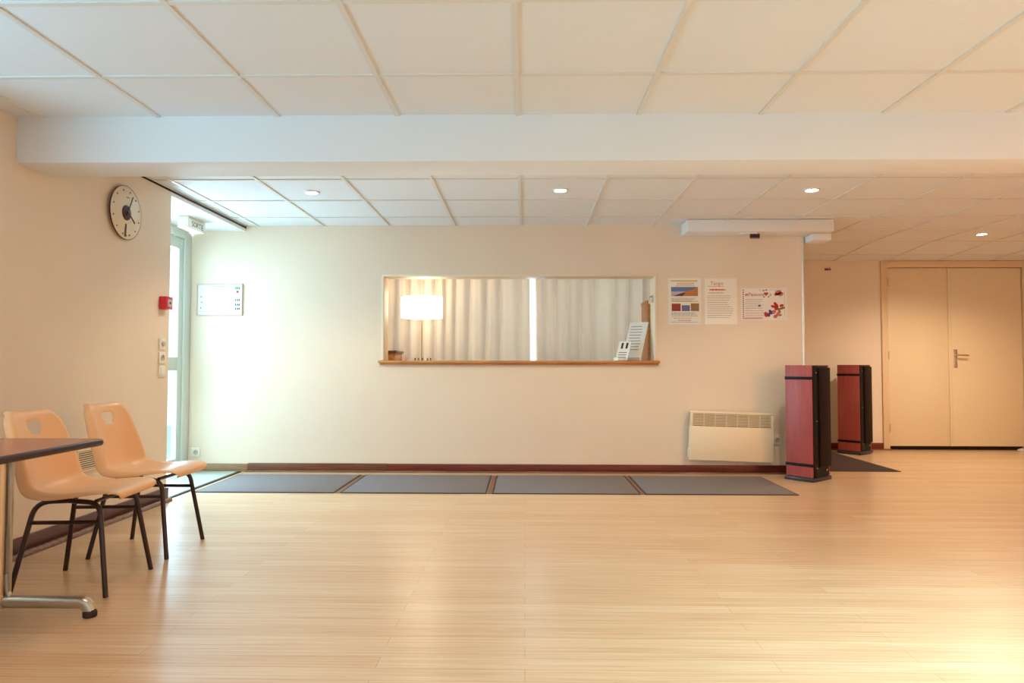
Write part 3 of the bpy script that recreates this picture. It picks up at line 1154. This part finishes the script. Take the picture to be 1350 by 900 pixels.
for k in range(12):
    a = 2 * PI * (k + 0.5) / 12
    b = new_bm()
    lathe(b, [(0.0, 0.0285), (0.0055, 0.0285), (0.0055, 0.027), (0.0, 0.027)], 10, Matrix.Translation((0.142 * math.sin(a), 0, 0.142 * math.cos(a))) @ RX)
    obj('hour_dot', b, M['clock_dark'], ck)


def hand(name, dx, dz, w, y):
    b = new_bm()
    a = math.atan2(dx, dz)
    L = math.hypot(dx, dz)
    box(b, (-w, -0.002, -0.02), (w, 0.002, L), 0.0008, 1, Matrix.Translation((0, y, 0)) @ Matrix.Rotation(a, 4, 'Y'))
    obj(name, b, M['clock_dark'], ck)


hand('minute_hand', 0.052, 0.112, 0.0035, -0.038)
hand('hour_hand', 0.070, -0.056, 0.0045, -0.042)
b = new_bm()
box(b, (-0.005, -0.033, -0.150), (0.005, -0.029, -0.072), 0.001, 1, Matrix.Rotation(math.radians(5), 4, 'Y'))
lathe(b, [(0.0, 0.034), (0.008, 0.034), (0.008, 0.029), (0.0, 0.029)], 16, Matrix.Translation((-0.012, 0, -0.146)) @ RX)
obj('pendulum', b, M['clock_dark'], ck)
b = new_bm()
box(b, (-0.002, -0.0285, 0.098), (0.030, -0.027, 0.103))
obj('printed_mark', b, M['ink'], ck)

# ================================================================== EXIT SIGN
ex = thing('exit_sign', 'white emergency exit light box hung under the recess ceiling', 'sign', (-2.80, 5.70, 2.182))
b = new_bm()
box(b, (-0.045, -0.15, -0.095), (0.045, 0.15, 0.0), 0.006)
obj('housing', b, M['plastic'], ex)
b = new_bm()
box(b, (0.045, -0.135, -0.088), (0.050, 0.135, -0.022), 0.002)
f = obj('face_panel', b, M['sign_face'], ex)
b = new_bm()
text(b, 'SORTIE', 0.062, Matrix.Translation((0.0505, 0.0, -0.077)) @ Matrix.Rotation(PI / 2, 4, 'Z') @ Matrix.Rotation(PI / 2, 4, 'X'))
obj('lettering', b, M['ink_dark'], f)

# ================================================================== WALL NOTICES
def sheet(t, w, h, m, name='sheet'):
    b = new_bm()
    box(b, (-w / 2, -0.0015, -h / 2), (w / 2, 0.0, h / 2))
    return obj(name, b, m, t, smooth=0)


def mark(bm, x0, x1, z0, z1, y=-0.0022):
    box(bm, (x0, y, z0), (x1, -0.0014, z1))


def lines(bm, x0, x1, ztop, n, dz, th=0.0035, ragged=0.25):
    for k in range(n):
        z = ztop - k * dz
        x = x0
        end = x1 - random.random() * ragged * (x1 - x0)
        while x < end:
            wl = 0.008 + random.random() * 0.022
            mark(bm, x, min(end, x + wl), z - th, z)
            x += wl + 0.004


def disc2(bm, cx, cz, rx, rz, ang=0.0, y=-0.0024, n=14, th=0.0009):
    poly = [(rx * math.cos(2 * PI * k / n), rz * math.sin(2 * PI * k / n)) for k in range(n)]
    M4 = Matrix.Translation((cx, y + th, cz)) @ Matrix.Rotation(PI / 2, 4, 'X') @ Matrix.Rotation(ang, 4, 'Z')
    prism(bm, poly, th, M4)


# framed evacuation plan by the glazed door
ep = thing('evacuation_plan', 'framed evacuation plan on the cream wall beside the glazed door', 'notice', (-2.785, YB, 1.555))
b = new_bm()
w, h = 0.422, 0.292
for lo, hi in (((-w / 2, -0.014, -h / 2), (w / 2, 0, -h / 2 + 0.008)), ((-w / 2, -0.014, h / 2 - 0.008), (w / 2, 0, h / 2)),
               ((-w / 2, -0.014, -h / 2 + 0.008), (-w / 2 + 0.008, 0, h / 2 - 0.008)), ((w / 2 - 0.008, -0.014, -h / 2 + 0.008), (w / 2, 0, h / 2 - 0.008))):
    box(b, lo, hi, 0.001, 1)
obj('frame', b, mat('rosy_wood_frame', rgb(214, 188, 176), 0.4), ep)
sh = sheet(ep, w - 0.014, h - 0.014, M['paper'])
b = new_bm()
mark(b, -0.06, 0.05, 0.118, 0.126)
for x in (-0.10, -0.02, 0.04, 0.09):
    mark(b, x, x + 0.0015, -0.06, 0.07)
for z in (-0.06, 0.0, 0.07):
    mark(b, -0.10, 0.09, z, z + 0.0015)
mark(b, 0.13, 0.1315, -0.10, 0.125)
lines(b, -0.06, 0.08, 0.105, 2, 0.012, 0.003)
lines(b, -0.19, 0.12, -0.108, 1, 0.012, 0.003, 0.1)
obj('plan_lines', b, mat('pale_grey_print', rgb(190, 188, 182), 0.7), ep)
for z in (-0.012, -0.055, -0.092):
    for x in (0.142, 0.160, 0.174):
        b = new_bm()
        mark(b, x, x + 0.010, z, z + 0.018)
        obj('symbol', b, M['ink_dark'], ep)
for z, x in ((0.02, -0.176), (-0.03, -0.170), (-0.08, -0.18)):
    b = new_bm()
    mark(b, x, x + 0.010, z, z + 0.012)
    obj('symbol', b, M['ink'], ep)
for x in (0.140, 0.156, 0.172):
    b = new_bm()
    mark(b, x, x + 0.012, 0.095, 0.118)
    obj('green_symbol', b, M['ink_green'], ep)
b = new_bm()
mark(b, 0.152, 0.172, 0.062, 0.082)
obj('red_symbol', b, M['ink_red'], ep)

# poster with landscape photographs
p1 = thing('photo_poster', 'white poster with dune and village photographs, leftmost of three beside the pass-through', 'poster', (1.440, YB, 1.538), group='notices right of the pass-through')
sheet(p1, 0.297, 0.42, M['paper'])
for x0, x1, z0, z1 in ((-0.125, 0.115, 0.180, 0.190), (-0.08, 0.09, 0.138, 0.144), (-0.115, 0.115, -0.003, 0.003), (-0.115, 0.115, -0.136, -0.131)):
    b = new_bm()
    mark(b, x0, x1, z0, z1)
    obj('ochre_rule', b, M['ink_yellow'], p1)
for a in ((-0.07, 0.09, 0.168, 2, 0.010, 0.004, 0.1), (-0.06, 0.06, -0.168, 1, 0.01, 0.006, 0.1)):
    b = new_bm()
    lines(b, *a)
    obj('coloured_text', b, M['ink_orange'], p1)
for a in ((-0.12, 0.11, 0.030, 3, 0.011), (-0.12, 0.11, -0.100, 3, 0.010), (-0.10, 0.10, -0.150, 1, 0.01), (-0.12, 0.12, -0.185, 1, 0.01)):
    b = new_bm()
    lines(b, *a)
    obj('small_text', b, M['ink'], p1)
b = new_bm()
mark(b, -0.122, 0.118, 0.048, 0.130)
ph = obj('dune_photo', b, M['sky_print'], p1)
b = new_bm()
mark(b, -0.122, 0.118, 0.050, 0.090, -0.0026)
obj('horizon_haze', b, M['haze_print'], ph)
b = new_bm()
RXF = Matrix.Translation((0, -0.0022, 0)) @ Matrix.Rotation(PI / 2, 4, 'X')
prism(b, [(-0.122, 0.048), (0.118, 0.048), (0.118, 0.130), (0.085, 0.112), (0.03, 0.094), (-0.03, 0.076), (-0.07, 0.062)], 0.0009, RXF)
obj('dune', b, M['dune_print'], ph)
b = new_bm()
prism(b, [(-0.105, 0.048), (-0.02, 0.048), (0.01, 0.084), (-0.03, 0.074), (-0.07, 0.060)], 0.0012, RXF)
obj('dune_slope', b, M['dune_dark'], ph)
for x0, x1, z1, mm, nm in ((-0.118, -0.037, -0.020, 'pic_a', 'village_photo'), (-0.028, 0.045, -0.034, 'pic_b', 'people_photo'), (0.054, 0.127, -0.018, 'pic_c', 'street_photo')):
    b = new_bm()
    mark(b, x0, x1, -0.088, z1)
    obj(nm, b, M[mm], p1)

# plastic-sleeved notice
p2 = thing('dance_notice', 'creased notice in a shiny plastic sleeve, middle of three beside the pass-through', 'notice', (1.763, YB, 1.538), group='notices right of the pass-through')
sheet(p2, 0.289, 0.415, M['sleeve'])
TXT = Matrix.Rotation(PI / 2, 4, 'X')
b = new_bm()
text(b, 'Tango', 0.046, Matrix.Translation((-0.035, -0.002, 0.148)) @ TXT)
obj('title', b, M['ink_orange'], p2)
b = new_bm()
lines(b, -0.10, 0.045, 0.112, 1, 0.01, 0.014, 0.05)
obj('subtitle', b, M['ink_orange'], p2)
b = new_bm()
mark(b, -0.115, 0.03, 0.134, 0.137)
obj('printed_rule', b, M['ink'], p2)
b = new_bm()
lines(b, -0.11, 0.03, 0.080, 1, 0.02, 0.006, 0.1)
lines(b, -0.12, 0.12, 0.052, 11, 0.0195, 0.004, 0.25)
obj('small_text', b, mat('faded_print', rgb(160, 140, 120), 0.6), p2)

# small flower notice
p3 = thing('flower_notice', 'small landscape notice with red flowers and heart, rightmost of three beside the pass-through', 'notice', (2.148, YB, 1.512), group='notices right of the pass-through')
sheet(p3, 0.408, 0.290, M['paper'])
b = new_bm()
for k in range(15):
    mark(b, -0.190, -0.178, 0.122 - k * 0.0182, 0.131 - k * 0.0182)
for k in range(9):
    mark(b, -0.172 + k * 0.018, -0.162 + k * 0.018, -0.133, -0.123)
obj('dotted_border', b, M['ink_red'], p3)
b = new_bm()
for k in range(16):
    mark(b, 0.182, 0.187, 0.120 - k * 0.0145, 0.126 - k * 0.0145)
for k in range(15):
    mark(b, -0.05 + k * 0.0155, -0.043 + k * 0.0155, 0.127, 0.131)
obj('grey_dots', b, M['ink'], p3)
b = new_bm()
text(b, 'Passons', 0.046, Matrix.Translation((-0.068, -0.002, 0.074)) @ TXT)
obj('title', b, M['ink_red'], p3)
b = new_bm()
text(b, 'à', 0.040, Matrix.Translation((0.060, -0.002, 0.076)) @ TXT)
obj('title', b, M['ink_red'], p3)
b = new_bm()
heart = []
for k in range(24):
    a = 2 * PI * k / 24
    heart.append((0.0012 * 16 * math.sin(a) ** 3, 0.0012 * (13 * math.cos(a) - 5 * math.cos(2 * a) - 2 * math.cos(3 * a) - math.cos(4 * a))))
prism(b, heart[::-1], 0.001, Matrix.Translation((0.020, -0.0015, 0.094)) @ Matrix.Rotation(PI / 2, 4, 'X'))
obj('heart', b, M['ink_red'], p3)
b = new_bm()
b.free()
for x, z in ((-0.002, 0.122), (0.022, 0.127), (0.002, 0.066), (0.042, 0.068)):
    b = new_bm()
    disc2(b, x, z, 0.007, 0.005, 0.6)
    obj('dark_spot', b, M['ink_dark'], p3)
for x, z, r in ((0.128, 0.105, 0.030), (0.150, 0.092, 0.026), (0.110, 0.088, 0.018), (-0.155, 0.085, 0.015)):
    b = new_bm()
    disc2(b, x, z, r, r * 0.7, 0.3)
    obj('rose', b, M['ink_pink'], p3)
for x, z, rx, rz, a in ((0.085, -0.070, 0.026, 0.018, 0.5), (0.125, -0.085, 0.030, 0.014, 1.0), (0.100, -0.110, 0.018, 0.016, 0.2)):
    b = new_bm()
    disc2(b, x, z, rx, rz, a)
    obj('rose', b, M['ink_pink'], p3)
for x, z, rx, rz, a in ((0.108, -0.005, 0.030, 0.014, -0.9), (0.082, -0.020, 0.022, 0.012, -0.3), (0.110, -0.036, 0.018, 0.018, 0), (0.158, -0.012, 0.020, 0.013, 0.2), (0.018, -0.092, 0.018, 0.024, 0.3)):
    b = new_bm()
    disc2(b, x, z, rx, rz, a, -0.0028)
    obj('red_petal', b, M['ink_red'], p3)
for x, z, rx, rz, a in ((0.058, -0.070, 0.014, 0.024, 0.5), (0.042, -0.095, 0.014, 0.018, 0.2), (-0.04, -0.012, 0.012, 0.008, 0)):
    b = new_bm()
    disc2(b, x, z, rx, rz, a, -0.003)
    obj('violet_petal', b, M['ink_blue'], p3)
for x, z, rx, rz, a in ((0.160, -0.036, 0.030, 0.010, 0.3), (0.135, -0.055, 0.008, 0.026, 0.5), (0.145, -0.098, 0.014, 0.008, 0.4)):
    b = new_bm()
    disc2(b, x, z, rx, rz, a, -0.0026)
    obj('leaf', b, M['ink_leaf'], p3)
b = new_bm()
lines(b, -0.165, 0.02, 0.045, 6, 0.0165, 0.003, 0.3)
obj('small_text', b, M['ink'], p3)
b = new_bm()
lines(b, -0.165, 0.0, -0.058, 4, 0.019, 0.004, 0.1)
obj('red_text', b, M['ink_pink'], p3)

# ================================================================== OFFICE BEHIND THE PASS-THROUGH
def curtain(name, x0, x1, label):
    b = new_bm()
    n = int((x1 - x0) / 0.008)
    rows = 10
    ph, xs = 0.0, []
    grid = []
    phase = []
    for i in range(n + 1):
        x = x0 + (x1 - x0) * i / n
        ph += (2 * PI / 0.145) * (x1 - x0) / n * (1 + 0.45 * math.sin(x * 9.3) * math.cos(x * 4.1))
        phase.append((x, ph))
    for r in range(rows + 1):
        z = 0.35 + (2.16 - 0.35) * r / rows
        row = []
        for x, p in phase:
            amp = 0.044 * (1.0 - 0.25 * r / rows)
            y = 7.365 - 2.2 * amp * abs(math.sin(0.5 * p + 0.12 * math.sin(z * 2.1))) ** 0.75 + 0.005 * math.sin(2 * p + z)
            row.append(b.verts.new((x + 0.006 * math.sin(z * 1.7 + x * 3), y, z)))
        grid.append(row)
    for r in range(rows):
        for i in range(n):
            b.faces.new((grid[r][i], grid[r][i + 1], grid[r + 1][i + 1], grid[r + 1][i]))
    o = obj(name, b, M['curtain'], smooth=0)
    o.data.polygons.foreach_set('use_smooth', [True] * len(o.data.polygons))
    s = o.modifiers.new('thick', 'SOLIDIFY')
    s.thickness = 0.0015
    o['label'] = label
    o['category'] = 'curtain'
    o['group'] = 'office curtains'
    return o


curtain('curtain', -1.75, 0.052, 'left pleated beige curtain panel seen through the pass-through')
curtain('curtain', 0.104, 1.36, 'right pleated beige curtain panel seen through the pass-through')
b = new_bm()
tube(b, [(-1.85, 7.32, 2.18), (1.9, 7.32, 2.18)], 0.012, 12)
rd = obj('curtain_rail', b, M['steel'])
rd['label'] = 'metal rail carrying the office curtains behind the pass-through'
rd['category'] = 'rail'

lm = thing('office_lamp', 'lit lamp with white drum shade in the office', 'lamp', (-1.045, 6.95, 0))
b = new_bm()
lathe(b, [(0.0, 0.0), (0.13, 0.0), (0.13, 0.015), (0.02, 0.028), (0.0, 0.028)], 32)
obj('base', b, M['honey'], lm)
b = new_bm()
tube(b, [(0, 0, 0.02), (0, 0, 1.50)], 0.0065, 12)
obj('pole', b, M['brass'], lm)
b = new_bm()
lathe(b, [(0.208, 1.440), (0.208, 1.648), (0.205, 1.648), (0.205, 1.440), (0.208, 1.440)], 48)
obj('shade', b, M['shade'], lm)
pl = bpy.data.lights.new('bulb', 'POINT')
pl.energy = 4.0
pl.color = (1.0, 0.80, 0.52)
pl.shadow_soft_size = 0.05
po = bpy.data.objects.new('bulb', pl)
COL.objects.link(po)
po.parent = lm
po.location = (0, 0, 1.70)

cb = thing('office_cabinet', 'low honey-wood cabinet at the left end of the office', 'cabinet', (-1.585, 6.98, 0))
b = new_bm()
box(b, (-0.3, -0.2, 0.05), (0.3, 0.2, 1.08), 0.004)
obj('carcass', b, M['honey'], cb)
b = new_bm()
box(b, (-0.315, -0.215, 1.08), (0.315, 0.215, 1.105), 0.004)
obj('top', b, M['skirt_brown'], cb)
b = new_bm()
box(b, (-0.29, -0.215, 0.08), (-0.005, -0.2, 1.06), 0.003)
obj('door', b, M['honey'], cb)
b = new_bm()
box(b, (0.005, -0.215, 0.08), (0.29, -0.2, 1.06), 0.003)
obj('door', b, M['honey'], cb)
wd = thing('wardrobe', 'honey-wood wardrobe edge at the right end of the office', 'wardrobe', (1.416, 7.06, 0))
b = new_bm()
box(b, (-0.20, -0.22, 0.0), (0.22, 0.14, 1.585), 0.004)
obj('carcass', b, M['honey'], wd)
b = new_bm()
box(b, (-0.205, -0.23, 1.585), (0.235, 0.15, 1.61), 0.004)
obj('top', b, M['honey'], wd)

# on the sill
SZ = OZ0 - 0.002
bw = thing('bowl', 'small white bowl at the left end of the pass-through sill', 'bowl', (-1.172, 6.33, SZ))
b = new_bm()
lathe(b, [(0.0, 0.0), (0.018, 0.0), (0.022, 0.004), (0.040, 0.020), (0.043, 0.024), (0.040, 0.024), (0.020, 0.008), (0.0, 0.006)], 32)
obj('body', b, M['ceramic'], bw)
cu = thing('cup', 'small pale pink cup beside the white bowl on the sill', 'cup', (-1.105, 6.34, SZ))
b = new_bm()
lathe(b, [(0.0, 0.0), (0.014, 0.0), (0.017, 0.004), (0.019, 0.042), (0.017, 0.042), (0.015, 0.006), (0.0, 0.005)], 24)
obj('body', b, M['pink'], cu)
b = new_bm()
tube(b, [(0.017 + 0.012 * math.sin(PI * k / 10), 0.0, 0.010 + 0.024 * k / 10) for k in range(11)], 0.0028, 8)
obj('handle', b, M['pink'], cu)
first = None
for k, (x, lab) in enumerate(((-1.010, 'nearest the pink cup'), (-0.978, 'second from the pink cup'), (-0.942, 'in the middle of the row'), (-0.896, 'second from the right end of the row'), (-0.868, 'at the right end of the row'))):
    lab = 'tiny dark knobbed stamp on the sill, ' + lab
    if first is None:
        first = thing('stamp', lab, 'stamp', (x, 6.32, SZ), group='tiny stamps on the sill')
        b = new_bm()
        box(b, (-0.008, -0.008, 0.0), (0.008, 0.008, 0.008), 0.001, 1)
        obj('foot', b, M['ink_red'], first)
        b = new_bm()
        lathe(b, [(0.0, 0.008), (0.004, 0.008), (0.004, 0.012), (0.007, 0.017), (0.006, 0.022), (0.0, 0.024)], 14)
        obj('knob', b, M['ink_dark'], first)
    else:
        dup(first, (x, 6.32, SZ), (0, 0, random.random()), lab)

# leaflets leaning in clear stands at the right end of the sill
def leaflet(name, label, loc, yaw, lean, w, h, kind):
    t = thing(name, label, 'leaflet stand', loc, (0, 0, yaw), 'leaflet stands on the sill')
    R = Matrix.Rotation(-lean, 4, 'X')
    b = new_bm()
    box(b, (-w / 2, 0.004, 0.0), (w / 2, 0.007, h * 0.98), 0, 2, R)
    box(b, (-w / 2, -0.018, 0.0), (w / 2, 0.006, 0.003))
    box(b, (-w / 2, -0.020, 0.0), (w / 2, -0.017, 0.03))
    box(b, (-w / 2 + 0.005, 0.004, 0.0), (w / 2 - 0.005, h * 0.5, 0.003))
    obj('stand', b, M['acrylic'], t)
    b = new_bm()
    box(b, (-w / 2 + 0.003, -0.001, 0.004), (w / 2 - 0.003, 0.003, h), 0, 2, R)
    s = obj('leaflet', b, M['paper'], t)
    b = new_bm()
    if kind == 'text':
        for k in range(9):
            z = h * 0.88 - k * h * 0.075
            box(b, (-w * 0.36, -0.002, z), (w * (0.30 - 0.1 * random.random()), -0.001, z + 0.006), 0, 2, R)
    else:
        for x in (-0.25, 0.12):
            box(b, (w * x, -0.002, h * 0.62), (w * (x + 0.16), -0.001, h * 0.92), 0, 2, R)
        for k in range(3):
            box(b, (-w * 0.35, -0.002, h * (0.4 - 0.12 * k)), (w * 0.3, -0.001, h * (0.43 - 0.12 * k)), 0, 2, R)
    obj('print', b, M['ink'] if kind == 'text' else M['ink_dark'], s)
    return t


leaflet('leaflet_stand', 'tall leaning sheet of print at the right end of the sill', (0.972, 6.34, SZ), math.radians(-38), math.radians(24), 0.20, 0.395, 'text')
leaflet('leaflet_stand', 'short leaflet with dark marks leaning in front of the tall sheet', (0.872, 6.258, SZ), math.radians(-38), math.radians(24), 0.13, 0.195, 'pic')

# ================================================================== SMALL THINGS AT THE FAR END
hk = thing('wall_hook', 'small dark hook high on the far wall left of the double door', 'hook', (3.50, YF, 2.075))
b = new_bm()
box(b, (-0.035, -0.008, -0.012), (0.035, 0.0, 0.012), 0.002)
obj('back_plate', b, M['skirt_brown'], hk)
b = new_bm()
tube(b, fillet([(0, -0.006, 0), (0, -0.045, -0.005), (0, -0.05, 0.025)], 0.015), 0.005, 8)
obj('prong', b, M['steel'], hk)
ds = thing('door_stop', 'pale door stop on the floor under the right leaf of the double door', 'door stop', (5.60, YF - 0.10, 0))
b = new_bm()
lathe(b, [(0.0, 0.0), (0.045, 0.0), (0.050, 0.006), (0.040, 0.022), (0.015, 0.034), (0.0, 0.035)], 28)
obj('dome', b, M['plastic_grey'], ds)
